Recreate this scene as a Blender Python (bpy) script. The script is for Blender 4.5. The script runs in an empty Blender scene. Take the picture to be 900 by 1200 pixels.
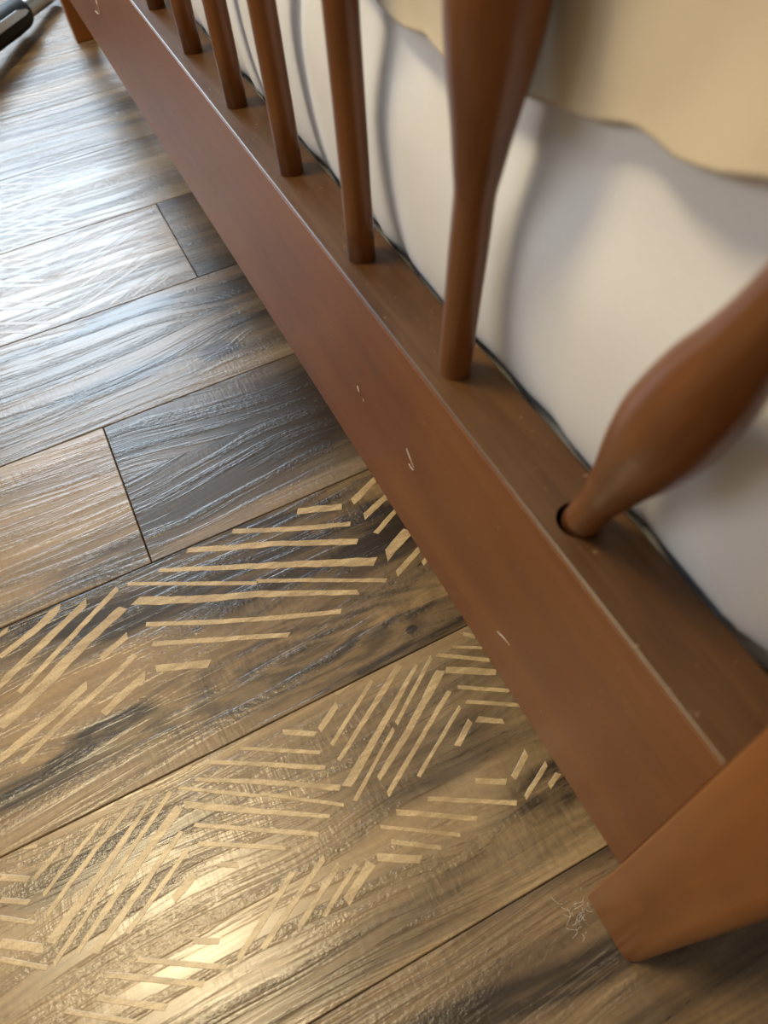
import bpy, bmesh, math, random
from mathutils import Vector, Matrix
from math import sin, cos, pi, sqrt, exp

random.seed(7)
SC = bpy.context.scene
COL = SC.collection
K = 0.45            # camera height in metres; most layout numbers below are in units of it

# ------------------------------------------------------------------ camera
cd = bpy.data.cameras.new('camera')
cd.sensor_fit = 'VERTICAL'; cd.sensor_height = 36.0; cd.sensor_width = 27.0
cd.lens = 850.05 / 1200.0 * 36.0
cd.clip_start = 0.01
cam = bpy.data.objects.new('camera', cd); COL.objects.link(cam)
cam.matrix_world = (Matrix.Translation((0, 0, K)) @ Matrix.Rotation(-0.363113, 4, 'Z')
                    @ Matrix.Rotation(0.620224, 4, 'X') @ Matrix.Rotation(-0.121480, 4, 'Z'))
cd.dof.use_dof = True; cd.dof.focus_distance = 0.52; cd.dof.aperture_fstop = 9.0
SC.camera = cam

# ------------------------------------------------------------------ world, lights, exposure
wd = bpy.data.worlds.new('room_air'); SC.world = wd; wd.use_nodes = True
bgn = wd.node_tree.nodes['Background']
bgn.inputs[0].default_value = (0.80, 0.88, 1.0, 1); bgn.inputs[1].default_value = 1.0
SC.view_settings.view_transform = 'Standard'; SC.view_settings.look = 'None'
SC.view_settings.exposure = 0.0; SC.view_settings.gamma = 1.0; SC.view_settings.use_curve_mapping = False

def area_light(name, loc, target, sx, sy, power, color, shape='RECTANGLE'):
    l = bpy.data.lights.new(name, 'AREA'); l.shape = shape; l.size = sx; l.size_y = sy
    l.energy = power; l.color = color
    o = bpy.data.objects.new(name, l); COL.objects.link(o); o.location = loc
    o.rotation_euler = (Vector(target) - Vector(loc)).to_track_quat('-Z', 'Y').to_euler()
    return o
ROOM = dict(x0=-2.3, x1=2.6, y0=-1.6, y1=3.3, z=2.4)
WIN = dict(x0=-0.95, x1=0.75, z0=1.05, z1=2.15)
# daylight entering through the window in the far wall
area_light('daylight', (-0.10, 3.26, 1.60), (-0.10, 0.6, 0.2), 1.6, 1.05, 118.0, (0.70, 0.86, 1.0))
# fill from an unseen source on the left; that wall has no window opening
area_light('fill_left', (-2.26, 0.9, 1.45), (0.2, 0.6, 0.3), 1.3, 1.0, 30.0, (1.0, 0.97, 0.95))
# the ceiling lamp
area_light('ceiling_lamp_light', (-0.65, 0.65, 2.30), (-0.65, 0.65, 0), 0.45, 0.45, 42.0, (1.0, 0.82, 0.50), 'DISK')
# ------------------------------------------------------------------ node helper
class NT:
    def __init__(s, name):
        s.m = bpy.data.materials.new(name); s.m.use_nodes = True
        s.t = s.m.node_tree; s.t.nodes.clear()
    def n(s, t, ins=None, **kw):
        nd = s.t.nodes.new(t)
        for k, v in kw.items(): setattr(nd, k, v)
        for k, v in (ins or {}).items():
            if hasattr(v, 'is_output') or isinstance(v, bpy.types.NodeSocket): s.t.links.new(v, nd.inputs[k])
            elif v is not None: nd.inputs[k].default_value = v
        return nd
    def math(s, op, a, b=0.0, c=None, clamp=False):
        nd = s.n('ShaderNodeMath', {0: a, 1: b}, operation=op, use_clamp=clamp)
        if c is not None:
            if isinstance(c, bpy.types.NodeSocket): s.t.links.new(c, nd.inputs[2])
            else: nd.inputs[2].default_value = c
        return nd.outputs[0]
    def smooth(s, x, a, b, o0=0.0, o1=1.0):
        nd = s.n('ShaderNodeMapRange', {'Value': x, 'From Min': a, 'From Max': b, 'To Min': o0, 'To Max': o1}, interpolation_type='SMOOTHSTEP')
        return nd.outputs[0]
    def noise(s, vec, scale=1.0, detail=3.0, rough=0.55, dist=0.0):
        return s.n('ShaderNodeTexNoise', {'Vector': vec, 'Scale': scale, 'Detail': detail, 'Roughness': rough, 'Distortion': dist}).outputs[0]
    def comb(s, x, y, z=0.0):
        return s.n('ShaderNodeCombineXYZ', {0: x, 1: y, 2: z}).outputs[0]
    def mix(s, f, a, b, mode='MIX'):
        nd = s.n('ShaderNodeMix', None, data_type='RGBA', blend_type=mode)
        for k, v in ((0, f), (6, a), (7, b)):
            if isinstance(v, bpy.types.NodeSocket): s.t.links.new(v, nd.inputs[k])
            elif k == 0: nd.inputs[0].default_value = v
            else: nd.inputs[k].default_value = (*v[:3], 1)
        return nd.outputs[2]
    def out(s, color, rough, height=None, strength=0.3, dist=0.001, **extra):
        b = s.n('ShaderNodeBsdfPrincipled')
        for k, v in (('Base Color', color), ('Roughness', rough)):
            if isinstance(v, bpy.types.NodeSocket): s.t.links.new(v, b.inputs[k])
            elif k == 'Base Color': b.inputs[k].default_value = (*v[:3], 1)
            else: b.inputs[k].default_value = v
        for k, v in extra.items():
            b.inputs[k.replace('_', ' ')].default_value = v
        if height is not None:
            bp = s.n('ShaderNodeBump', {'Height': height, 'Strength': strength, 'Distance': dist})
            s.t.links.new(bp.outputs[0], b.inputs['Normal'])
        o = s.n('ShaderNodeOutputMaterial'); s.t.links.new(b.outputs[0], o.inputs[0])
        return s.m

def plain(name, col, rough=0.5, **ex):
    return NT(name).out(col, rough, **ex)

# ------------------------------------------------------------------ floor board material
TAN = (0.23, 0.145, 0.074); DARK = (0.030, 0.019, 0.013)
def board_mat(name, seed, tan=TAN, dark=DARK, bias=0.0, contrast=1.0, blobs=(), rough=0.33, ripple=0.5, bands=26.0):
    g = NT(name)
    pos = g.n('ShaderNodeNewGeometry').outputs['Position']
    sep = g.n('ShaderNodeSeparateXYZ', {0: pos}); x, y = sep.outputs[0], sep.outputs[1]
    xs = g.math('ADD', x, seed * 3.17); ys = g.math('ADD', y, seed * 1.73)
    w1 = g.noise(g.comb(g.math('MULTIPLY', xs, 3.0), g.math('MULTIPLY', ys, 9.0), seed), 1.0, 2.0)
    warp = g.math('MULTIPLY', g.math('SUBTRACT', w1, 0.5), 0.038)
    v = g.math('ADD', ys, warp)
    D = None
    for (cx, cy, rx, ry, rot, st, *rg) in blobs:
        dx = g.math('SUBTRACT', x, cx); dy = g.math('SUBTRACT', y, cy)
        c, s_ = cos(rot), sin(rot)
        a = g.math('ADD', g.math('MULTIPLY', dx, c / rx), g.math('MULTIPLY', dy, s_ / rx))
        b = g.math('ADD', g.math('MULTIPLY', dx, -s_ / ry), g.math('MULTIPLY', dy, c / ry))
        e = g.math('SQRT', g.math('ADD', g.math('MULTIPLY', a, a), g.math('MULTIPLY', b, b)))
        wob = g.noise(g.comb(g.math('MULTIPLY', xs, 14.0), g.math('MULTIPLY', ys, 60.0), 2.0), 1.0, 4.0, 0.6)
        e2 = g.math('ADD', e, g.math('MULTIPLY', g.math('SUBTRACT', wob, 0.5), 0.9))
        wgt = g.smooth(e2, 1.25, 0.65)
        ring = g.math('ADD', g.math('MULTIPLY', g.math('SINE', g.math('MULTIPLY', e2, rg[1] if rg else 13.0)), rg[0] if rg else 0.16), 0.9)
        q = g.math('MULTIPLY', g.math('MULTIPLY', wgt, ring), st)
        D = q if D is None else g.math('ADD', D, q)
        # the grain flows round the figure
        v = g.math('ADD', v, g.math('MULTIPLY', g.math('MULTIPLY', g.smooth(e, 2.2, 0.3), g.math('SIGN', b)), ry * 0.35))
    band = g.noise(g.comb(g.math('MULTIPLY', xs, 1.8), g.math('MULTIPLY', v, bands), 0.0), 1.0, 4.0, 0.6, 0.3)
    band = g.smooth(band, 0.50 - 0.22 / contrast, 0.50 + 0.22 / contrast)
    fine = g.noise(g.comb(g.math('MULTIPLY', xs, 14.0), g.math('MULTIPLY', v, 420.0), 0.0), 1.0, 3.0, 0.65)
    streak = g.noise(g.comb(g.math('MULTIPLY', xs, 5.0), g.math('MULTIPLY', v, 120.0), 4.0), 1.0, 3.0, 0.6)
    rip = g.noise(g.comb(g.math('MULTIPLY', xs, 330.0), g.math('MULTIPLY', ys, 55.0), 1.0), 1.0, 2.0, 0.6)
    mask = g.smooth(g.noise(g.comb(g.math('MULTIPLY', xs, 6.0), g.math('MULTIPLY', v, 22.0), 7.0), 1.0, 2.0), 0.42, 0.68)
    pore = g.noise(g.comb(g.math('MULTIPLY', xs, 110.0), g.math('MULTIPLY', v, 800.0), 3.0), 1.0, 2.0, 0.5)
    pore = g.math('MULTIPLY', g.smooth(pore, 0.60, 0.72), g.smooth(streak, 0.40, 0.62))
    dk = g.math('ADD', g.math('MULTIPLY', band, 0.75), bias)
    dk = g.math('ADD', dk, g.math('MULTIPLY', g.math('SUBTRACT', streak, 0.5), 0.8))
    if D is not None: dk = g.math('ADD', dk, D)
    dk = g.math('ADD', dk, g.math('MULTIPLY', g.math('MULTIPLY', g.math('SUBTRACT', rip, 0.5), mask), ripple))
    dk = g.math('ADD', dk, g.math('MULTIPLY', pore, 0.35))
    dk = g.math('MULTIPLY', dk, 1.0, clamp=True)
    col = g.mix(dk, tan, dark)
    crust = g.noise(g.comb(g.math('MULTIPLY', xs, 260.0), g.math('MULTIPLY', ys, 330.0), 5.0), 1.0, 3.0, 0.6)
    val = g.math('ADD', g.math('ADD', g.math('MULTIPLY', fine, 0.8), 0.30), g.math('MULTIPLY', crust, 0.6))
    col = g.mix(1.0, col, g.comb(val, val, val), 'MULTIPLY')
    h = g.math('ADD', g.math('MULTIPLY', fine, 0.14), g.math('MULTIPLY', g.math('MULTIPLY', rip, mask), 0.5))
    h = g.math('ADD', h, g.math('MULTIPLY', g.math('MULTIPLY', crust, g.smooth(streak, 0.45, 0.62)), 1.1))
    h = g.math('SUBTRACT', h, g.math('MULTIPLY', pore, 0.25))
    r = g.math('ADD', g.math('MULTIPLY', g.math('SUBTRACT', streak, 0.5), 0.18), rough)
    return g.out(col, r, h, 0.50, 0.0009, Specular_IOR_Level=0.5)

def stain_wood(name, base, deep, axis='y', rough=0.33, scale=1.0, specks=0.0, coord='Position', spec=0.45):
    """stained furniture wood, grain along the given axis"""
    g = NT(name)
    if coord == 'Position': pos = g.n('ShaderNodeNewGeometry').outputs['Position']
    else: pos = g.n('ShaderNodeTexCoord').outputs['Object']
    sep = g.n('ShaderNodeSeparateXYZ', {0: pos}); c = list(sep.outputs)[:3]
    f = {'x': (3, 90, 90), 'y': (90, 3, 90), 'z': (90, 90, 3)}[axis]
    v1 = g.comb(*[g.math('MULTIPLY', c[i], f[i] * 0.25 * scale) for i in range(3)])
    v2 = g.comb(*[g.math('MULTIPLY', c[i], f[i] * 3.0 * scale * (2.0 if f[i] < 10 else 1)) for i in range(3)])
    big = g.noise(v1, 1.0, 4.0, 0.6, 0.4); fine = g.noise(v2, 1.0, 3.0, 0.6)
    blot = g.noise(pos, 14.0, 3.0, 0.6)
    t = g.math('ADD', g.math('MULTIPLY', big, 0.55), g.math('ADD', g.math('MULTIPLY', fine, 0.30), g.math('MULTIPLY', blot, 0.35)))
    t = g.smooth(t, 0.32, 0.88)
    col = g.mix(t, deep, base)
    if specks:
        sp = g.noise(pos, 420.0, 1.0, 0.5)
        col = g.mix(g.math('MULTIPLY', g.smooth(sp, 0.74, 0.80), specks), col, (0.55, 0.38, 0.26))
    r = g.math('ADD', g.math('MULTIPLY', fine, 0.12), rough - 0.06)
    return g.out(col, r, fine, 0.10, 0.0005, Specular_IOR_Level=spec)

# ------------------------------------------------------------------ mesh helpers
def link_mesh(name, bm, mat, parent=None, smooth=False):
    me = bpy.data.meshes.new(name); bm.normal_update(); bm.to_mesh(me); bm.free()
    if mat: me.materials.append(mat)
    if smooth:
        for p in me.polygons: p.use_smooth = True
    o = bpy.data.objects.new(name, me); COL.objects.link(o)
    if parent: o.parent = parent
    return o
def empty(name, loc=(0, 0, 0)):
    o = bpy.data.objects.new(name, None); o.empty_display_size = 0.05
    COL.objects.link(o); o.location = loc; return o
def tag(o, label, cat, group=None):
    o['label'] = label; o['category'] = cat
    if group: o['group'] = group
def add_box(bm, x0, x1, y0, y1, z0, z1, bev=0.0, seg=2):
    b2 = bmesh.new()
    bmesh.ops.create_cube(b2, size=1.0)
    bmesh.ops.scale(b2, verts=b2.verts, vec=(x1 - x0, y1 - y0, z1 - z0))
    bmesh.ops.translate(b2, verts=b2.verts, vec=((x0 + x1) / 2, (y0 + y1) / 2, (z0 + z1) / 2))
    if bev: bmesh.ops.bevel(b2, geom=b2.edges[:], offset=bev, segments=seg, profile=0.5, affect='EDGES')
    me = bpy.data.meshes.new('tmp'); b2.to_mesh(me); b2.free(); bm.from_mesh(me); bpy.data.meshes.remove(me)
def box(name, x0, x1, y0, y1, z0, z1, mat, parent=None, bev=0.0, org=None):
    bm = bmesh.new(); add_box(bm, x0, x1, y0, y1, z0, z1, bev)
    if org: bmesh.ops.translate(bm, verts=bm.verts, vec=-Vector(org))
    o = link_mesh(name, bm, mat, parent)
    return o
def add_lathe(bm, prof, p0, axis, seg=24, caps=True):
    """prof: (length along axis, radius)"""
    axis = Vector(axis).normalized(); q = axis.to_track_quat('Z', 'Y'); p0 = Vector(p0)
    rings = []
    for L, r in prof:
        rings.append([bm.verts.new(p0 + axis * L + q @ Vector((r * cos(2 * pi * i / seg), r * sin(2 * pi * i / seg), 0))) for i in range(seg)])
    for a, b in zip(rings, rings[1:]):
        for i in range(seg): bm.faces.new((a[i], a[(i + 1) % seg], b[(i + 1) % seg], b[i]))
    if caps:
        bm.faces.new(rings[0][::-1]); bm.faces.new(rings[-1])
def catmull(pts, n=4):
    out = []
    for i in range(len(pts) - 1):
        p = [pts[max(i - 1, 0)], pts[i], pts[i + 1], pts[min(i + 2, len(pts) - 1)]]
        for k in range(n):
            t = k / n
            out.append(tuple(0.5 * (2 * p[1][j] + (p[2][j] - p[0][j]) * t + (2 * p[0][j] - 5 * p[1][j] + 4 * p[2][j] - p[3][j]) * t * t
                       + (3 * p[1][j] - p[0][j] - 3 * p[2][j] + p[3][j]) * t ** 3) for j in range(len(p[0]))))
    out.append(tuple(pts[-1])); return out
def add_tube(bm, pts, r, seg=6):
    pts = [Vector(p) for p in pts]; rings = []
    for i, p in enumerate(pts):
        d = (pts[min(i + 1, len(pts) - 1)] - pts[max(i - 1, 0)]).normalized(); q = d.to_track_quat('Z', 'Y')
        rings.append([bm.verts.new(p + q @ Vector((r * cos(2 * pi * k / seg), r * sin(2 * pi * k / seg), 0))) for k in range(seg)])
    for a, b in zip(rings, rings[1:]):
        for i in range(seg): bm.faces.new((a[i], a[(i + 1) % seg], b[(i + 1) % seg], b[i]))
    bm.faces.new(rings[0][::-1]); bm.faces.new(rings[-1])

# ------------------------------------------------------------------ setting: room shell
m_wall = plain('wall_paint', (0.42, 0.38, 0.33), 0.8)
m_ceil = plain('ceiling_paint', (0.50, 0.47, 0.43), 0.85)
m_trim = plain('trim_paint', (0.75, 0.73, 0.70), 0.5)
def struct(o): o['kind'] = 'structure'; return o
R = ROOM; T = 0.10
wn = struct(empty('wall_back', (0, R['y1'], 0)))
def wp(n, *a): return a
def wall_back():
    bm = bmesh.new(); y0, y1 = 0, T
    add_box(bm, R['x0'], WIN['x0'], y0, y1, 0, R['z']); add_box(bm, WIN['x1'], R['x1'], y0, y1, 0, R['z'])
    add_box(bm, WIN['x0'], WIN['x1'], y0, y1, 0, WIN['z0']); add_box(bm, WIN['x0'], WIN['x1'], y0, y1, WIN['z1'], R['z'])
    return bm
bpy.data.objects.remove(wn)
o = struct(link_mesh('wall_back', wall_back(), m_wall)); o.location = (0, R['y1'], 0)
struct(box('wall_left', R['x0'] - T, R['x0'], R['y0'], R['y1'], 0, R['z'], m_wall))
struct(box('wall_right', R['x1'], R['x1'] + T, R['y0'], R['y1'], 0, R['z'], m_wall))
struct(box('wall_front', R['x0'], R['x1'], R['y0'] - T, R['y0'], 0, R['z'], m_wall))
struct(box('ceiling', R['x0'], R['x1'], R['y0'], R['y1'], R['z'], R['z'] + T, m_ceil))
bm = bmesh.new(); f = 0.05
add_box(bm, WIN['x0'], WIN['x0'] + f, 0.02, 0.08, WIN['z0'], WIN['z1']); add_box(bm, WIN['x1'] - f, WIN['x1'], 0.02, 0.08, WIN['z0'], WIN['z1'])
add_box(bm, WIN['x0'], WIN['x1'], 0.02, 0.08, WIN['z0'], WIN['z0'] + f); add_box(bm, WIN['x0'], WIN['x1'], 0.02, 0.08, WIN['z1'] - f, WIN['z1'])
xm = (WIN['x0'] + WIN['x1']) / 2; add_box(bm, xm - 0.02, xm + 0.02, 0.02, 0.08, WIN['z0'], WIN['z1'])
o = struct(link_mesh('window_1', bm, m_trim)); o.location = (0, R['y1'], 0)

# ------------------------------------------------------------------ setting: floor of printed laminate boards
W = 0.34666 * K; Y0 = 0.76477 * K; GAP = 0.0003; TH = 0.008
m_sub = plain('underlay', (0.03, 0.022, 0.017), 0.9)
floor = struct(box('floor', R['x0'], R['x1'], R['y0'], R['y1'], -0.03, -TH - 0.0005, m_sub))
D_ = DARK
special = {   # (row, index of board in row): material
    (-3, 0): board_mat('board_dark_streaked', 1.3, bias=0.28, contrast=1.3, ripple=0.7, bands=30, blobs=[(-0.02, 0.020, 0.25, 0.012, 0.0, -0.35), (0.08, -0.012, 0.14, 0.010, -0.12, 0.6)]),
    (-2, 0): board_mat('board_golden', 2.1, rough=0.27, bias=-0.10, contrast=0.9, tan=(0.285, 0.190, 0.098), ripple=0.6, blobs=[
        (-0.02, 0.048, 0.30, 0.014, 0.03, 0.40), (-0.13, 0.150, 0.06, 0.028, 0.0, 0.40), (0.05, 0.125, 0.055, 0.022, -0.1, 0.35), (0.12, 0.075, 0.05, 0.014, 0.1, 0.5)]),
    (-1, 0): board_mat('board_half_dark', 3.4, rough=0.30, bias=-0.14, contrast=0.9, tan=(0.259, 0.164, 0.078), ripple=0.7, blobs=[
        (0.00, 0.315, 0.22, 0.045, -0.16, 0.75), (0.01, 0.222, 0.125, 0.032, -0.06, 0.20, 0.9, 24.0), (-0.115, 0.235, 0.030, 0.008, -0.05, 0.8), (-0.145, 0.229, 0.016, 0.006, 0.0, 0.7),
        (-0.19, 0.222, 0.07, 0.010, 0.0, 0.55), (0.087, 0.2035, 0.004, 0.003, 0.0, 0.8), (0.10, 0.190, 0.08, 0.006, 0.0, 0.45)]),
    (0, 0): board_mat('board_tan_streaked', 4.2, bias=-0.02, contrast=1.0, tan=(0.252, 0.164, 0.084), ripple=0.9, bands=22, blobs=[(-0.09, 0.362, 0.05, 0.014, 0.0, 0.4)]),
    (0, 1): board_mat('board_smoky', 5.7, bias=0.34, contrast=0.7, tan=(0.189, 0.130, 0.081), ripple=0.5, bands=16, blobs=[(0.09, 0.435, 0.07, 0.05, 0.0, 0.3), (0.05, 0.352, 0.12, 0.010, 0.0, -0.55)]),
    (1, 0): board_mat('board_grey_figured', 6.6, bias=0.14, contrast=1.0, tan=(0.210, 0.147, 0.091), ripple=0.5, blobs=[
        (0.00, 0.641, 0.055, 0.014, 0.02, 0.6), (-0.035, 0.550, 0.055, 0.012, 0.05, 0.5), (0.062, 0.540, 0.020, 0.012, 0.0, 0.55), (0.12, 0.60, 0.06, 0.05, 0.0, 0.3)]),
    (2, 0): board_mat('board_pale', 7.9, bias=-0.06, contrast=0.7, tan=(0.231, 0.164, 0.105), ripple=0.4),
    (2, 1): board_mat('board_smoky_short', 8.8, bias=0.40, contrast=0.7, tan=(0.189, 0.133, 0.084), ripple=0.4),
    (3, 0): board_mat('board_grey_pale', 9.3, bias=0.16, contrast=0.8, tan=(0.217, 0.158, 0.101), ripple=0.4),
    (4, 0): board_mat('board_grey_brown', 10.4, bias=0.22, contrast=1.0, tan=(0.224, 0.154, 0.095), ripple=0.4),
    (5, 0): board_mat('board_brown', 11.2, bias=0.20, contrast=1.1, tan=(0.238, 0.158, 0.087), ripple=0.5),
}
generic = [board_mat('board_mixed', 12.5, bias=0.10), board_mat('board_mixed_dark', 14.1, bias=0.28), board_mat('board_mixed_tan', 15.8, bias=-0.04)]
JOINT = {0: -0.12905 * K, 2: 0.17546 * K, -2: -0.95, -1: -0.62, -3: 0.62, 1: -0.52, 3: -0.71, 4: 0.74, 5: -0.60}
BL = 1.22
boards = {}
def board(row, xa, xb, mat):
    y0 = Y0 + row * W + GAP; y1 = Y0 + (row + 1) * W - GAP
    y0 = max(y0, R['y0']); y1 = min(y1, R['y1']); xa = max(xa, R['x0']); xb = min(xb, R['x1'])
    if xb - xa < 0.02 or y1 - y0 < 0.01: return None
    cx, cy = (xa + xb) / 2, (y0 + y1) / 2; hx, hy = (xb - xa) / 2 - GAP, (y1 - y0) / 2; b = 0.0006
    vs = []
    for z, ins in ((-TH, 0), (-0.0006, 0), (0, b)):
        vs += [(sx * (hx - ins), sy * (hy - ins), z) for sx, sy in ((-1, -1), (1, -1), (1, 1), (-1, 1))]
    fs = [(8, 9, 10, 11)]
    for l in (0, 4): fs += [(l + i, l + (i + 1) % 4, l + 4 + (i + 1) % 4, l + 4 + i) for i in range(4)]
    me = bpy.data.meshes.new('floor_board'); me.from_pydata(vs, [], fs); me.materials.append(mat); me.update()
    o = bpy.data.objects.new('floor_board', me); COL.objects.link(o); o.parent = floor; o.location = (cx, cy, 0)
    return o
r0 = int(math.floor((R['y0'] - Y0) / W)); r1 = int(math.ceil((R['y1'] - Y0) / W))
rnd = random.Random(3)
for row in range(r0, r1):
    j = JOINT.get(row, rnd.uniform(-0.6, 0.6))
    # board index counted so that index 0 is the one filling the visible strip
    edges = [j + i * BL for i in range(-4, 5)]
    for i, (xa, xb) in enumerate(zip(edges, edges[1:])):
        idx = None
        if row in (0, 2): idx = {3: 0, 4: 1}.get(i)
        elif xa < -0.02 < xb: idx = 0
        mat = special.get((row, idx)) or generic[rnd.randrange(3)]
        b = board(row, xa, xb, mat)
        if b: boards.setdefault(row, []).append((xa, xb, b))

# pale worn strips in herringbone, lying in the boards' surface
STRIPS = [
 (0.0039, 0.0039, (-0.172,0.339), (-0.166,0.340)),
 (0.0038, 0.0069, (-0.175,0.321), (-0.146,0.331), (-0.128,0.342)),
 (0.0054, 0.0054, (-0.178,0.300), (-0.110,0.335)),
 (0.0038, 0.0038, (-0.167,0.288), (-0.087,0.335)),
 (0.0087, 0.0065, (-0.183,0.270), (-0.156,0.282), (-0.122,0.301), (-0.087,0.317)),
 (0.0043, 0.0043, (-0.111,0.286), (-0.090,0.294)),
 (0.0054, 0.0054, (-0.186,0.248), (-0.151,0.260), (-0.124,0.271)),
 (0.0041, 0.0041, (-0.174,0.239), (-0.145,0.253), (-0.113,0.265), (-0.089,0.277)),
 (0.0054, 0.0054, (-0.119,0.246), (-0.087,0.259)),
 (0.0057, 0.0057, (0.056,0.334), (0.088,0.321)),
 (0.0039, 0.0039, (0.005,0.341), (0.045,0.321), (0.087,0.303)),
 (0.0046, 0.0046, (-0.031,0.342), (-0.004,0.329), (0.029,0.315), (0.085,0.286)),
 (0.0029, 0.0066, (-0.055,0.335), (-0.012,0.314), (0.039,0.289), (0.089,0.264)),
 (0.0028, 0.0028, (-0.079,0.335), (0.006,0.289)),
 (0.0028, 0.0028, (0.006,0.291), (0.033,0.277), (0.089,0.246)),
 (0.0063, 0.0035, (-0.078,0.318), (-0.032,0.295), (0.002,0.281), (0.029,0.267), (0.067,0.247)),
 (0.0033, 0.0033, (-0.076,0.296), (-0.027,0.272), (0.011,0.255), (0.050,0.239)),
 (0.0032, 0.0032, (-0.076,0.279), (0.011,0.240)),
 (0.0050, 0.0050, (-0.079,0.260), (-0.045,0.246)),
 (0.0054, 0.0054, (0.097,0.321), (0.122,0.332)),
 (0.0045, 0.0045, (0.099,0.304), (0.123,0.313)),
 (0.0036, 0.0036, (0.100,0.286), (0.122,0.297)),
 (0.0077, 0.0077, (0.098,0.265), (0.123,0.276)),
 (0.0040, 0.0040, (0.098,0.247), (0.122,0.258)),
 (0.0033, 0.0033, (0.118,0.246), (0.125,0.249)),
 (0.0028, 0.0028, (-0.179,0.167), (-0.161,0.177)),
 (0.0023, 0.0023, (-0.176,0.156), (-0.134,0.181)),
 (0.0028, 0.0028, (-0.176,0.145), (-0.143,0.166), (-0.114,0.182)),
 (0.0059, 0.0021, (-0.177,0.130), (-0.152,0.146), (-0.105,0.178)),
 (0.0027, 0.0027, (-0.177,0.119), (-0.137,0.147), (-0.093,0.177)),
 (0.0027, 0.0054, (-0.164,0.119), (-0.119,0.149), (-0.091,0.166)),
 (0.0047, 0.0026, (-0.156,0.114), (-0.131,0.129), (-0.094,0.152)),
 (0.0026, 0.0026, (-0.137,0.115), (-0.118,0.126), (-0.093,0.141)),
 (0.0041, 0.0041, (-0.109,0.119), (-0.094,0.126)),
 (0.0031, 0.0031, (-0.197,0.177), (-0.182,0.168)),
 (0.0025, 0.0025, (-0.199,0.165), (-0.184,0.156)),
 (0.0020, 0.0020, (-0.201,0.156), (-0.183,0.144)),
 (0.0043, 0.0043, (-0.203,0.143), (-0.181,0.129)),
 (0.0023, 0.0023, (-0.204,0.135), (-0.181,0.119)),
 (0.0019, 0.0019, (-0.182,0.187), (-0.174,0.184)),
 (0.0025, 0.0025, (-0.127,0.187), (-0.118,0.184)),
 (0.0021, 0.0021, (-0.108,0.187), (-0.101,0.185)),
 (0.0023, 0.0023, (-0.085,0.185), (-0.077,0.186)),
 (0.0032, 0.0032, (-0.018,0.179), (-0.000,0.168)),
 (0.0021, 0.0021, (-0.046,0.182), (-0.002,0.156)),
 (0.0026, 0.0026, (-0.066,0.183), (-0.045,0.171), (-0.003,0.146)),
 (0.0020, 0.0035, (-0.077,0.177), (-0.032,0.151), (-0.000,0.131)),
 (0.0020, 0.0020, (-0.088,0.177), (-0.045,0.149)),
 (0.0019, 0.0019, (-0.044,0.150), (-0.002,0.121)),
 (0.0043, 0.0019, (-0.088,0.166), (-0.050,0.142), (-0.012,0.119)),
 (0.0023, 0.0023, (-0.086,0.152), (-0.022,0.113)),
 (0.0023, 0.0023, (-0.087,0.141), (-0.042,0.115)),
 (0.0026, 0.0026, (-0.080,0.125), (-0.070,0.119)),
 (0.0035, 0.0035, (0.003,0.169), (0.020,0.179)),
 (0.0030, 0.0030, (-0.086,0.075), (-0.043,0.101)),
 (0.0030, 0.0030, (-0.072,0.074), (-0.024,0.100)),
 (0.0029, 0.0029, (-0.051,0.074), (-0.018,0.093)),
 (0.0024, 0.0024, (-0.036,0.073), (-0.009,0.088)),
 (0.0048, 0.0048, (-0.022,0.074), (-0.001,0.085)),
 (0.0023, 0.0023, (-0.135,0.100), (-0.093,0.075)),
 (0.0026, 0.0026, (-0.152,0.101), (-0.106,0.073)),
 (0.0029, 0.0029, (-0.159,0.093), (-0.127,0.072)),
 (0.0021, 0.0021, (-0.176,0.095), (-0.143,0.073)),
 (0.0028, 0.0028, (-0.105,0.095), (-0.092,0.088)),
 (0.0023, 0.0023, (0.006,0.157), (0.047,0.183)),
 (0.0023, 0.0040, (0.006,0.146), (0.061,0.180), (0.068,0.184)),
 (0.0054, 0.0021, (0.004,0.130), (0.025,0.143), (0.078,0.179)),
 (0.0022, 0.0022, (0.005,0.120), (0.045,0.148)),
 (0.0023, 0.0023, (0.048,0.150), (0.089,0.179)),
 (0.0027, 0.0054, (0.023,0.125), (0.052,0.142), (0.090,0.168)),
 (0.0027, 0.0027, (0.024,0.114), (0.063,0.138), (0.088,0.153)),
 (0.0021, 0.0021, (0.045,0.115), (0.089,0.141)),
 (0.0032, 0.0032, (0.075,0.120), (0.090,0.130)),
 (0.0018, 0.0018, (0.105,0.179), (0.122,0.169)),
 (0.0024, 0.0024, (0.093,0.179), (0.122,0.159)),
 (0.0041, 0.0041, (0.093,0.167), (0.121,0.150)),
 (0.0023, 0.0023, (0.094,0.153), (0.122,0.135)),
 (0.0022, 0.0022, (0.094,0.142), (0.123,0.124)),
 (0.0033, 0.0033, (0.094,0.129), (0.108,0.120)),
 (0.0025, 0.0025, (0.116,0.184), (0.122,0.178)),
 (0.0030, 0.0030, (0.074,0.097), (0.090,0.088)),
 (0.0024, 0.0024, (0.044,0.101), (0.089,0.075)),
 (0.0028, 0.0028, (0.024,0.103), (0.064,0.078)),
 (0.0035, 0.0035, (0.095,0.088), (0.110,0.097)),
 (0.0024, 0.0024, (0.095,0.075), (0.117,0.086)),
 (0.0024, 0.0024, (0.022,0.186), (0.033,0.188)),
 (0.0029, 0.0029, (0.111,0.074), (0.120,0.078)),
 (0.0018, 0.0018, (0.012,0.100), (0.051,0.075)),
 (0.0023, 0.0023, (0.014,0.090), (0.038,0.074)),
 (0.0040, 0.0040, (0.003,0.086), (0.025,0.074)),
]

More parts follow.
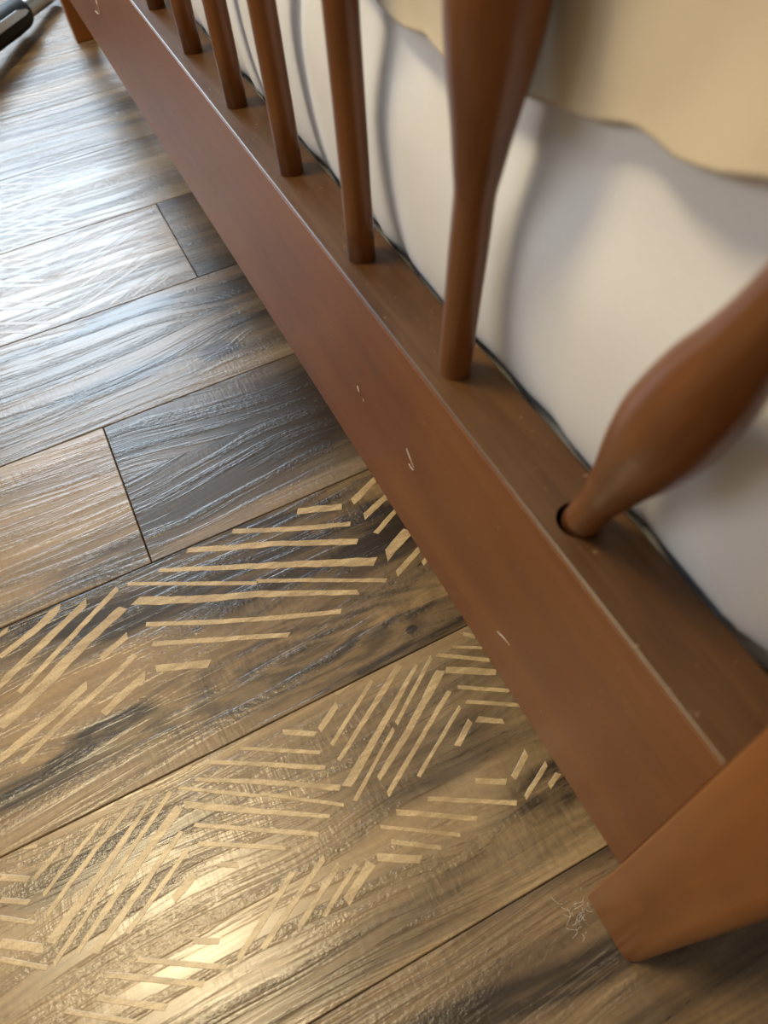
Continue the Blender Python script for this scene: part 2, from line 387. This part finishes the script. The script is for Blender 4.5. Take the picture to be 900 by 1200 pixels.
def strip_mat(name, c0, c1, c2):
    g = NT(name); pos = g.n('ShaderNodeNewGeometry').outputs['Position']
    sep = g.n('ShaderNodeSeparateXYZ', {0: pos})
    a = g.noise(g.comb(g.math('MULTIPLY', sep.outputs[0], 30.0), g.math('MULTIPLY', sep.outputs[1], 260.0), 0.0), 1.0, 4.0, 0.6)
    b = g.noise(pos, 700.0, 2.0, 0.6)
    t = g.math('ADD', g.math('MULTIPLY', a, 0.6), g.math('MULTIPLY', b, 0.4))
    wear = g.noise(g.comb(g.math('MULTIPLY', sep.outputs[0], 16.0), g.math('MULTIPLY', sep.outputs[1], 40.0), 9.0), 1.0, 3.0, 0.6)
    col = g.mix(g.smooth(t, 0.30, 0.70), c0, c1)
    col = g.mix(g.smooth(wear, 0.42, 0.75, 0.0, 0.75), col, c2)
    return g.out(col, 0.35, t, 0.35, 0.0006)
m_strip = strip_mat('pale_strip', (0.27, 0.175, 0.082), (0.54, 0.39, 0.205), (0.22, 0.145, 0.07))
m_strip2 = strip_mat('grey_strip', (0.13, 0.09, 0.056), (0.26, 0.19, 0.125), (0.11, 0.075, 0.047))
def strip(wid, pts, mat, seed, wid2=None):
    wa, wb = wid, wid if wid2 is None else wid2
    q = random.Random(seed)
    P = [Vector((p[0], p[1], 0)) for p in pts]
    row = int(math.floor((P[len(P) // 2].y - Y0) / W)) if len(P) > 2 else int(math.floor(((P[0] + P[-1]).y / 2 - Y0) / W))
    xm = (P[0].x + P[-1].x) / 2
    par = next((b for xa, xb, b in boards.get(row, []) if xa <= xm <= xb), None)
    if par is None: return
    ylo = Y0 + row * W + GAP + 0.001; yhi = Y0 + (row + 1) * W - GAP - 0.001
    cs = []
    for a, b in zip(P, P[1:]):
        n = max(2, int((b - a).length / 0.006))
        for k in range(n): cs.append(a.lerp(b, k / n))
    cs.append(P[-1])
    d = (P[-1] - P[0]).normalized(); nn = Vector((-d.y, d.x, 0))
    sk0, sk1 = q.uniform(-0.5, 0.9), q.uniform(-0.5, 0.9)
    L, Rr = [], []
    for k, c in enumerate(cs):
        wid = wa + (wb - wa) * k / (len(cs) - 1)
        w0 = wid / 2 * (1 + q.uniform(-0.16, 0.16)); w1 = wid / 2 * (1 + q.uniform(-0.16, 0.16))
        e = 0.0
        if k == 0: e = sk0
        elif k == len(cs) - 1: e = sk1
        a = c + nn * w0 + d * (e * wid / 2); b = c - nn * w1 - d * (e * wid / 2)
        for t in (a, b): t.y = min(max(t.y, ylo), yhi)
        L.append(a - par.location); Rr.append(b - par.location)
    n = len(L); z = 0.00012
    vs = [(v.x, v.y, z) for v in L] + [(v.x, v.y, z) for v in Rr] + [(v.x + nn.x * 2e-4, v.y + nn.y * 2e-4, 0) for v in L] + [(v.x - nn.x * 2e-4, v.y - nn.y * 2e-4, 0) for v in Rr]
    fs = [(k, n + k, n + k + 1, k + 1) for k in range(n - 1)]
    fs += [(2 * n + k, k, k + 1, 2 * n + k + 1) for k in range(n - 1)] + [(n + k, 3 * n + k, 3 * n + k + 1, n + k + 1) for k in range(n - 1)]
    me = bpy.data.meshes.new('pale_strip'); me.from_pydata(vs, [], fs); me.materials.append(mat); me.update()
    o = bpy.data.objects.new('pale_strip', me); COL.objects.link(o); o.parent = par
for i, sp in enumerate(STRIPS): strip(sp[0], sp[2:], m_strip, i, sp[1])
def chevrons(row, xa, xb, seed, period=0.11, step=0.0125, mat=None):
    """the same herringbone on boards further off: zigzag columns of slanting strips"""
    q = random.Random(seed); ya = Y0 + row * W + 0.006; yb = Y0 + (row + 1) * W - 0.006
    x = xa; up = True
    while x < xb:
        sl = 0.5 if up else -0.55
        yy = ya - 0.05
        while yy < yb + 0.05:
            x0 = x + q.uniform(0.002, 0.012); x1 = x + period - q.uniform(0.004, 0.014)
            a = Vector((x0, yy + (0 if up else period * 0.5))); b = Vector((x1, a.y + sl * (x1 - x0)))
            if ya < a.y < yb or ya < b.y < yb:
                for e, f_ in ((a, b), (b, a)):
                    if e.y < ya: t = (ya - e.y) / (f_.y - e.y); e.x += (f_.x - e.x) * t; e.y = ya
                    if e.y > yb: t = (yb - e.y) / (f_.y - e.y); e.x += (f_.x - e.x) * t; e.y = yb
                if (b - a).length > 0.02 and q.random() < 0.8: strip(q.choice((0.0022, 0.003, 0.004)), [tuple(a), tuple(b)], mat or m_strip2, q.random())
            yy += step * q.uniform(0.8, 1.25)
        x += period; up = not up
        if x + period > xb + 0.02: break
chevrons(2, -0.27, 0.06, 5)
chevrons(3, -0.22, 0.06, 6)
chevrons(6, -0.10, 0.10, 8)
chevrons(-1, -0.545, -0.205, 9, mat=m_strip)
chevrons(-2, -0.555, -0.215, 10, mat=m_strip)

# ------------------------------------------------------------------ bed frame
xL, xB, xS, ZL, ZU = 0.21674 * K, 0.28508 * K, 0.24911 * K, 0.20 * K, 0.52837 * K
YS, DS = 0.22823 * K, 0.20044 * K
YA, YB = 0.0375 * K, 2.884 * K        # rail between the two posts
ZT = 1.24 * K
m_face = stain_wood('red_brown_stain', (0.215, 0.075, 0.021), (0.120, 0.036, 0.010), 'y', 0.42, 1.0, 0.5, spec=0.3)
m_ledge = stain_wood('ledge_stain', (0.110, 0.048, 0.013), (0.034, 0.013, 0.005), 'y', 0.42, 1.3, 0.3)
m_spin = stain_wood('spindle_stain', (0.230, 0.082, 0.018), (0.095, 0.028, 0.007), 'z', 0.30, 1.2, 0.0, 'Object')
m_post = stain_wood('post_stain', (0.300, 0.100, 0.016), (0.165, 0.050, 0.009), 'z', 0.34, 0.8, 0.1, 'Object')
m_slat = stain_wood('slat_wood', (0.30, 0.19, 0.10), (0.18, 0.10, 0.05), 'x', 0.6)
bed = empty('bed_frame', (0.25 * K, 0, 0))
tag(bed, 'red-brown wooden bed frame with turned spindles standing on the floor boards', 'bed frame')
BO = Vector(bed.location)
def bpart(name, bm, mat, smooth=False, parent=None):
    bmesh.ops.translate(bm, verts=bm.verts, vec=-BO)
    return link_mesh(name, bm, mat, parent or bed, smooth)

# bottom rail: body with the ledge, a face board standing slightly proud of it
FB = 0.0010
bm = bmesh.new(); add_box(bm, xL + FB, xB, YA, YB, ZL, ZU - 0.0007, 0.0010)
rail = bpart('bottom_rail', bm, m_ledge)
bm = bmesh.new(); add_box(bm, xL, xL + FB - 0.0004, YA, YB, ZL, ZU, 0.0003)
faceb = bpart('face_board', bm, m_face)
faceb['label'] = 'redder scratched face board of the rail'
# socket of the loose spindle, cut out of the rail
LEAN0 = Vector((-0.0664, -0.3275, 1.0)).normalized()
S0 = Vector((xS + 0.0004, YS + 0.0021, ZU - 0.0007))
bm = bmesh.new(); add_lathe(bm, [(-0.045, 0.0073), (0.03, 0.0073)], S0 + Vector((-0.0008, 0.0012, 0)) - BO, LEAN0, 28)
cut = link_mesh('cutter', bm, None)
cut.location = BO
bpy.context.view_layer.update()
mod = rail.modifiers.new('socket', 'BOOLEAN'); mod.operation = 'DIFFERENCE'; mod.object = cut; mod.solver = 'EXACT'
dg = bpy.context.evaluated_depsgraph_get(); nm = bpy.data.meshes.new_from_object(rail.evaluated_get(dg)); nm.name = 'bottom_rail'
rail.modifiers.clear(); rail.data = nm; bpy.data.objects.remove(cut)

# spindles
PROF = [(-0.02, .0146), (0, .0148), (.07, .0149), (.14, .0151), (.18, .0148), (.197, .0151), (.218, .0176), (.24, .0201), (.258, .0226), (.278, .0257), (.302, .0285),
        (.33, .0297), (.37, .0262), (.40, .0205), (.43, .0170), (.47, .0153), (.54, .0149), (.62, .0149), (.70, .0148)]
PROF = catmull(PROF, 3)
def spindle(base, lean, start=0.0, stop=None):
    """a turned spindle; start > 0 leaves off the foot that has sunk in the rail"""
    ax = Vector((lean[0], lean[1], 1.0)).normalized(); base = Vector(base)
    pr = [(L * K, r * K) for L, r in PROF if L >= start - 0.02]
    if start < 0: pr = [((start - 0.02) * K, 0.0147 * K), (start * 0.5 * K, 0.0149 * K)] + pr[1:]
    if start < 0: pr = [(L, min(r, 0.0232 * K)) for L, r in pr]
    top = (ZT - base.z) / ax.z + 0.004
    pr = [(L - start * K, r) for L, r in pr]
    pr = [p for p in pr if p[0] < top] + [(top, pr[-1][1] if pr[-1][0] < top else 0.0149 * K)]
    bm = bmesh.new(); add_lathe(bm, pr, (0, 0, 0), (0, 0, 1), 28)
    o = link_mesh('spindle', bm, m_spin, bed, True)
    o.location = base - BO; o.rotation_euler = ax.to_track_quat('Z', 'Y').to_euler()
    return o
LEANS = {1: (-.02, -.165), 2: (0, -.06), 3: (0, -.013), 4: (0, -.04), 5: (0, -.08)}
for k in range(13):
    if k == 0:
        s = spindle(S0, LEAN0 / LEAN0.z, 0.142); s['label'] = 'loose spindle leaning out of its socket'
    else:
        l = LEANS.get(k, (0.0, 0.0)); spindle((xS, YS + k * DS, ZU - 0.0007), l, {1: 0.0, 2: -0.10}.get(k, -0.14))
# posts (legs) with rounded outer edge
def post(ya, yb, outer):
    x0, x1 = 0.213 * K, 0.282 * K; r = 0.016 * K; e = 0.0012
    pts = []
    def arc(cx, cy, rad, a0, a1, n):
        for i in range(n + 1):
            a = a0 + (a1 - a0) * i / n; pts.append((cx + rad * cos(a), cy + rad * sin(a)))
    ra = r if outer < 0 else e; rb = r if outer > 0 else e
    arc(x0 + ra, ya + ra, ra, pi * 1.5, pi, 6); arc(x0 + rb, yb - rb, rb, pi, pi / 2, 6)
    arc(x1 - rb, yb - rb, rb, pi / 2, 0, 6); arc(x1 - ra, ya + ra, ra, 0, -pi / 2, 6)
    bm = bmesh.new(); cx, cy = (x0 + x1) / 2, (ya + yb) / 2; rings = []
    for z, s in ((0, 0.955), (0.0015, 0.985), (0.004, 1.0), (0.30, 1.0), (ZT + 0.035, 1.0), (ZT + 0.040, 0.96), (ZT + 0.042, 0.85)):
        rings.append([bm.verts.new(((x - cx) * s, (y - cy) * s, z)) for x, y in pts])
    n = len(pts)
    for a, b in zip(rings, rings[1:]):
        for i in range(n): bm.faces.new((a[i], b[i], b[(i + 1) % n], a[(i + 1) % n]))
    bm.faces.new(rings[0]); bm.faces.new(rings[-1][::-1])
    o = link_mesh('post', bm, m_post, bed, True); o.location = Vector((cx, cy, 0)) - BO
    for p in o.data.polygons: p.use_smooth = len(p.vertices) == 4
    return o
post(-0.0455 * K, 0.0370 * K, -1)
post(2.890 * K, 2.973 * K, 1)
bm = bmesh.new(); add_box(bm, xL + 0.002, xB - 0.002, YA, YB, ZT, ZT + 0.030, 0.006, 3); bpart('top_rail', bm, m_post)
# the rest of the frame, beneath and beyond the mattress
XH = 4.35 * K
for ya in (-0.020 * K, 2.905 * K):
    bm = bmesh.new(); add_box(bm, 0.292 * K, XH, ya, ya + 0.045 * K, 0.26 * K, 0.44 * K, 0.003); bpart('side_rail', bm, m_post)
    bm = bmesh.new(); add_box(bm, XH, XH + 0.045, ya - 0.006, ya + 0.034, 0, 0.80, 0.004); bpart('head_post', bm, m_post)
bm = bmesh.new(); add_box(bm, XH + 0.008, XH + 0.036, 0.03 * K, 2.90 * K, 0.5 * K, 0.76, 0.004); bpart('headboard', bm, m_face)
for i in range(10):
    x = 0.36 * K + i * (XH - 0.5 * K) / 9.0
    bm = bmesh.new(); add_box(bm, x, x + 0.07, -0.018 * K, 2.948 * K, 0.44 * K, 0.465 * K, 0.002); bpart('slat', bm, m_slat)

# ------------------------------------------------------------------ mattress
def fabric(name, col, scale, sheen=0.2, rough=0.8, bump=0.25, weave=1800.0):
    g = NT(name); pos = g.n('ShaderNodeTexCoord').outputs['Object']
    sep = g.n('ShaderNodeSeparateXYZ', {0: pos})
    a = g.math('SINE', g.math('MULTIPLY', g.math('ADD', sep.outputs[0], sep.outputs[1]), weave * 2.2))
    b = g.math('SINE', g.math('MULTIPLY', sep.outputs[2], weave * 2.2))
    n1 = g.noise(pos, 900.0, 2.0, 0.6); n2 = g.noise(pos, 9.0, 3.0, 0.5)
    h = g.math('ADD', g.math('MULTIPLY', g.math('MULTIPLY', a, b), 0.25), n1)
    v = g.math('ADD', g.math('MULTIPLY', n1, 0.12), g.math('ADD', g.math('MULTIPLY', n2, 0.08), 0.90))
    c = g.mix(1.0, col, g.comb(v, v, v), 'MULTIPLY')
    return g.out(c, rough, h, bump, 0.0004, Sheen_Weight=sheen)
m_matt = fabric('white_ticking', (0.76, 0.76, 0.775), 1)
m_cover = fabric('beige_cotton', (0.66, 0.56, 0.40), 1, 0.3)
MX0, MX1, MY0, MY1, MZ0, MZ1 = 0.2853 * K, 4.30 * K, 0.020 * K, 2.88 * K, 0.468 * K, 1.02 * K
def rounded_loop(x0, x1, y0, y1, r, n=10, ny=120, wob=None):
    pts = []
    for (cx, cy, a0) in ((x0 + r, y1 - r, pi / 2), (x0 + r, y0 + r, pi), (x1 - r, y0 + r, 1.5 * pi), (x1 - r, y1 - r, 0.0)):
        for i in range(n + 1):
            a = a0 + (pi / 2) * i / n; pts.append((cx + r * cos(a), cy + r * sin(a)))
    out = []
    for i, p in enumerate(pts):
        q = pts[(i + 1) % len(pts)]; d = sqrt((p[0] - q[0]) ** 2 + (p[1] - q[1]) ** 2); m = max(1, int(d / 0.014))
        for k in range(m): out.append((p[0] + (q[0] - p[0]) * k / m, p[1] + (q[1] - p[1]) * k / m))
    return out
def ripple(y, z):
    """soft vertical undulations of the loose ticking"""
    return 0.0012 * sin(y * 71 + 0.6) + 0.0009 * sin(y * 133 + z * 9) + 0.0007 * sin(y * 37 + z * 14 + 2)
def belly(z):
    """the side bulges over the rail, falls back under the bedspread and tucks in towards the slats"""
    q = z / K
    if q < 0.515 or q > 0.78: return 0.0
    if q < 0.66: u = (q - 0.515) / 0.145; return 0.0145 * K * sqrt(max(0.0, 1 - (1 - u) ** 2))
    return 0.0145 * K * cos(pi / 2 * (q - 0.66) / 0.12) ** 2
def mattress():
    bm = bmesh.new(); rings = []; rz = 0.018
    lev = []
    for i in range(19):
        a = pi / 2 * i / 18; lev.append((MZ0 + 0.24 * K * (1 - cos(a)), 0.024 * K * (1 - sin(a))))
    for i in range(1, 20): lev.append((MZ0 + 0.24 * K + (MZ1 - MZ0 - 0.24 * K - rz) * i / 20, 0.0))
    for i in range(9):
        a = pi / 2 * i / 8; lev.append((MZ1 - rz + rz * sin(a), rz * (1 - cos(a))))
    cx, cy = (MX0 + MX1) / 2, (MY0 + MY1) / 2
    for z, ins in lev:
        lp = rounded_loop(MX0 + ins, MX1 - ins, MY0 + ins, MY1 - ins, 0.05)
        if rings and len(lp) != len(rings[0]): lp = (lp + lp[-1:] * 9)[:len(rings[0])]
        ring = []
        for x, y in lp:
            if x < MX0 + 0.03: x -= belly(z) * max(0.0, min(1.0, (y - MY0 - 0.02) / 0.03))
            if x < MX0 + 0.03: x += abs(ripple(y, z)) * 1.3
            ring.append(bm.verts.new((x - MX0, y - MY0, z - MZ0)))
        rings.append(ring)
    n = len(rings[0])
    for a, b in zip(rings, rings[1:]):
        for i in range(n): bm.faces.new((a[i], b[i], b[(i + 1) % n], a[(i + 1) % n]))
    bm.faces.new(rings[0]); bm.faces.new(rings[-1][::-1])
    return bm
# every level must have the same number of points, so the loop is built once and inset by offset
_base = rounded_loop(MX0, MX1, MY0, MY1, 0.042)
def rounded_loop(x0, x1, y0, y1, r, **kw):
    sx = (x1 - x0) / (MX1 - MX0); sy = (y1 - y0) / (MY1 - MY0); cx = (MX0 + MX1) / 2; cy = (MY0 + MY1) / 2
    return [(cx + (x - cx) * sx, cy + (y - cy) * sy) for x, y in _base]
mt = link_mesh('mattress', mattress(), m_matt, None, True); mt.location = (MX0, MY0, MZ0)
tag(mt, 'white fabric mattress standing behind the wooden spindles', 'mattress')

# ------------------------------------------------------------------ beige bedspread hanging over the mattress edge
HEM = [(-0.2, .835), (0.02, .835), (.15, .83), (.205, .818), (.227, .809), (.254, .801), (.294, .801), (.328, .79), (.36, .785), (.394, .778), (.44, .774), (.488, .777), (.506, .779),
       (.535, .770), (.56, .763), (.604, .767), (.66, .785), (.74, .80), (.90, .785), (1.1, .80), (1.3, .785), (1.6, .80), (2.0, .785), (2.4, .80), (2.9, .79), (3.1, .80)]
def hem(y):
    y /= K
    for a, b in zip(HEM, HEM[1:]):
        if a[0] <= y <= b[0]:
            t = (y - a[0]) / (b[0] - a[0]); return K * (a[1] + (b[1] - a[1]) * t)
    return K * 0.785
def bedspread():
    bm = bmesh.new(); rows = []
    ny = 260; ya, yb = 0.062 * K, 2.86 * K
    for i in range(ny + 1):
        y = ya + (yb - ya) * i / ny; hz = hem(y)
        dn = min(abs(y / K - c) for c in [0.14, 0.38] + [0.615 + 0.2 * q_ for q_ in range(13)])
        dn = max(0.0, min(1.0, (dn - 0.03) / 0.06)); room_ = dn * dn * (3 - 2 * dn)
        pts = []
        top = MZ1 + 0.0034
        pts += [(MX1 - 0.35, top), (MX0 + 0.6, top), (MX0 + 0.25, top), (MX0 + 0.08, top)]
        for k in range(7):
            a = pi / 2 * k / 6; rr = 0.0214; pts.append((MX0 + 0.018 - rr * sin(a), MZ1 - 0.018 + rr * cos(a)))
        zt = pts[-1][1]; n = 16
        for k in range(1, n + 1):
            t = k / n; z = zt + (hz - zt) * t
            fold = 0.5 + 0.5 * sin(y * 41 + 0.9 + 1.6 * sin(z * 30) ) * (0.35 + 0.65 * t) + 0.25 * sin(z * 70 + y * 24) * t
            pts.append((MX0 - 0.0034 - (0.0016 + 0.007 * room_) * max(fold, 0.0), z))
        # hem turned under
        x, z = pts[-1]; pts += [(x - 0.0002, z - 0.0008), (x + 0.0008, z - 0.0014), (x + 0.0016, z - 0.0006), (x + 0.0017, z + 0.004)]
        rows.append([bm.verts.new((px - MX0, y - MY0, pz - MZ1)) for px, pz in pts])
    for a, b in zip(rows, rows[1:]):
        for k in range(len(a) - 1): bm.faces.new((a[k], a[k + 1], b[k + 1], b[k]))
    return bm
bs = link_mesh('bedspread', bedspread(), m_cover, None, True); bs.location = (MX0, MY0, MZ1)
so = bs.modifiers.new('thickness', 'SOLIDIFY'); so.thickness = 0.0012; so.offset = 0
tag(bs, 'beige cotton bedspread draped over the mattress edge with a wavy hem', 'bedspread')

# ------------------------------------------------------------------ vacuum wand lying beyond the bed
m_chrome = plain('brushed_chrome', (0.62, 0.64, 0.66), 0.28, Metallic=1.0)
m_black = plain('black_plastic', (0.010, 0.012, 0.016), 0.5, Specular_IOR_Level=0.25)
m_silver = plain('silver_plastic', (0.62, 0.66, 0.72), 0.35, Metallic=0.6)
A = Vector((0.002, 2.961, 0.075)) * K; B = Vector((0.157, 3.194, 0.050)) * K
dv = (B - A).normalized()
vac = empty('vacuum_wand', (A.x, A.y, 0)); VO = Vector(vac.location)
tag(vac, 'chrome vacuum cleaner tube with black coupling lying past the bed post', 'vacuum')
def vpart(name, bm, mat, smooth=True):
    bmesh.ops.translate(bm, verts=bm.verts, vec=-VO); return link_mesh(name, bm, mat, vac, smooth)
Lf = (A.z - 0.017) / -dv.z           # where the tube meets the floor
bm = bmesh.new(); add_lathe(bm, catmull([(0.02, 0.0128), (0.5 * Lf, 0.0128), (Lf - 0.01, 0.0128)], 3), A, dv, 24); vpart('tube', bm, m_chrome)
bm = bmesh.new(); add_lathe(bm, [(-0.16, 0.019), (-0.155, 0.021), (0.030, 0.0215), (0.062, 0.0205), (0.068, 0.0195), (0.069, 0.013)], A, dv, 28)
cp = vpart('coupling', bm, m_black)
bm = bmesh.new(); add_lathe(bm, [(-0.75, 0.0145), (-0.15, 0.0145)], A, dv, 24); vpart('handle_tube', bm, m_chrome)
# arrow-shaped slide button on the coupling, facing up towards the room
cdir = (Vector((0, 0, K)) - A); cdir = (cdir - dv * cdir.dot(dv)).normalized(); wv = dv.cross(cdir)
bm = bmesh.new(); shp = [(-0.045, -0.006), (0.030, -0.0062), (0.052, -0.001), (0.056, 0.0035), (0.046, 0.0055), (-0.045, 0.006)]
lo_ = [bm.verts.new(A + dv * u + wv * w_ + cdir * 0.0195) for u, w_ in shp]; hi_ = [bm.verts.new(A + dv * u * 0.98 + wv * w_ * 0.85 + cdir * 0.0232) for u, w_ in shp]
bm.faces.new(hi_)
for i in range(len(shp)): bm.faces.new((lo_[i], lo_[(i + 1) % len(shp)], hi_[(i + 1) % len(shp)], hi_[i]))
bmesh.ops.recalc_face_normals(bm, faces=bm.faces)
b_ = vpart('slide_button', bm, m_silver, False); b_['label'] = 'silver arrow-shaped slide button'
# grip end that holds the tube up off the floor
E0 = A + dv * -0.46
bm = bmesh.new(); add_box(bm, E0.x - 0.045, E0.x + 0.035, E0.y - 0.075, E0.y + 0.045, 0.0, E0.z + 0.03, 0.018, 3); vpart('grip_housing', bm, m_black)

# ------------------------------------------------------------------ chip and hairs on the rail, lint by the post
m_chip = plain('bare_wood', (0.62, 0.42, 0.28), 0.7)
m_hair = plain('pale_hair', (0.75, 0.66, 0.55), 0.5)
def on_face(y, z, off=0.0002): return Vector((xL - off, y * K, z * K))
for (y, z, s) in ((0.606, 0.365, 1.0), (0.592, 0.357, 0.5)):
    bm = bmesh.new(); c = on_face(y, z, 0.0003); q = random.Random(y)
    vs = [bm.verts.new(c + Vector((0, 0.0016 * s * cos(a) * q.uniform(.6, 1.2), 0.0028 * s * sin(a) * q.uniform(.6, 1.2))) - BO) for a in [k * pi / 4 for k in range(8)]]
    ct = bm.verts.new(c - BO - Vector((0.0002, 0, 0)))
    for k in range(8): bm.faces.new((ct, vs[(k + 1) % 8], vs[k]))
    bmesh.ops.recalc_face_normals(bm, faces=bm.faces)
    link_mesh('chip_mark', bm, m_chip, faceb)['label'] = 'bare pale chip in the stain'
def hair(label, pts, cat='hair', r=0.00014):
    P = [on_face(y, z, 0.0003 + o_) for y, z, o_ in pts]; P = [Vector(p) for p in catmull([tuple(p) for p in P], 6)]
    org = P[0].copy(); bm = bmesh.new(); add_tube(bm, [p - org for p in P], r, 5)
    o = link_mesh('hair_strand', bm, m_hair, None, True); o.location = org; tag(o, label, cat)
hair('short pale hair curled into a hook on the rail face, beside the chip', [(.475, .385, 0), (.463, .383, .001), (.455, .375, .001), (.462, .362, 0), (.472, .362, 0)])
hair('short pale bent hair on the rail face, halfway between chip and near post', [(.275, .290, 0), (.268, .300, .001), (.260, .304, .001), (.252, .300, 0)])
hair('fine curved hair on the far end of the rail face', [(2.05, .345, 0), (1.98, .36, .001), (1.95, .385, .001), (1.97, .41, 0)], r=0.0003)
bm = bmesh.new(); q = random.Random(11)
for i in range(26):
    a = Vector((0.205 * K + q.uniform(-.010, .003), q.uniform(0.004, 0.044) * K, 0.0004)); d = Vector((q.uniform(-1, 0.2), q.uniform(-1, 1), q.uniform(0, .5)))
    l = q.uniform(.003, .008); b = a + d * l * 0.5 + Vector((0, 0, .001)); c = a + Vector((d.y, -d.x, 0)) * l * 0.5 + d * l
    c.z = 0.0004
    add_tube(bm, catmull([tuple(a), tuple(b), tuple(c)], 4), 0.00007, 4)
o = link_mesh('lint', bm, m_hair, None, True); tag(o, 'wisps of pale lint on the floor against the near post foot', 'lint'); o['kind'] = 'stuff'
# ------------------------------------------------------------------ ceiling lamp (outside the frame, gives the warm light)
lamp = empty('ceiling_lamp', (-0.65, 0.65, R['z'])); tag(lamp, 'round white ceiling lamp above the floor', 'lamp')
bm = bmesh.new(); add_lathe(bm, [(-0.085, 0.10), (-0.06, 0.20), (-0.0, 0.20)], (0, 0, 0), (0, 0, 1), 32)
link_mesh('shade', bm, m_trim, lamp, True)
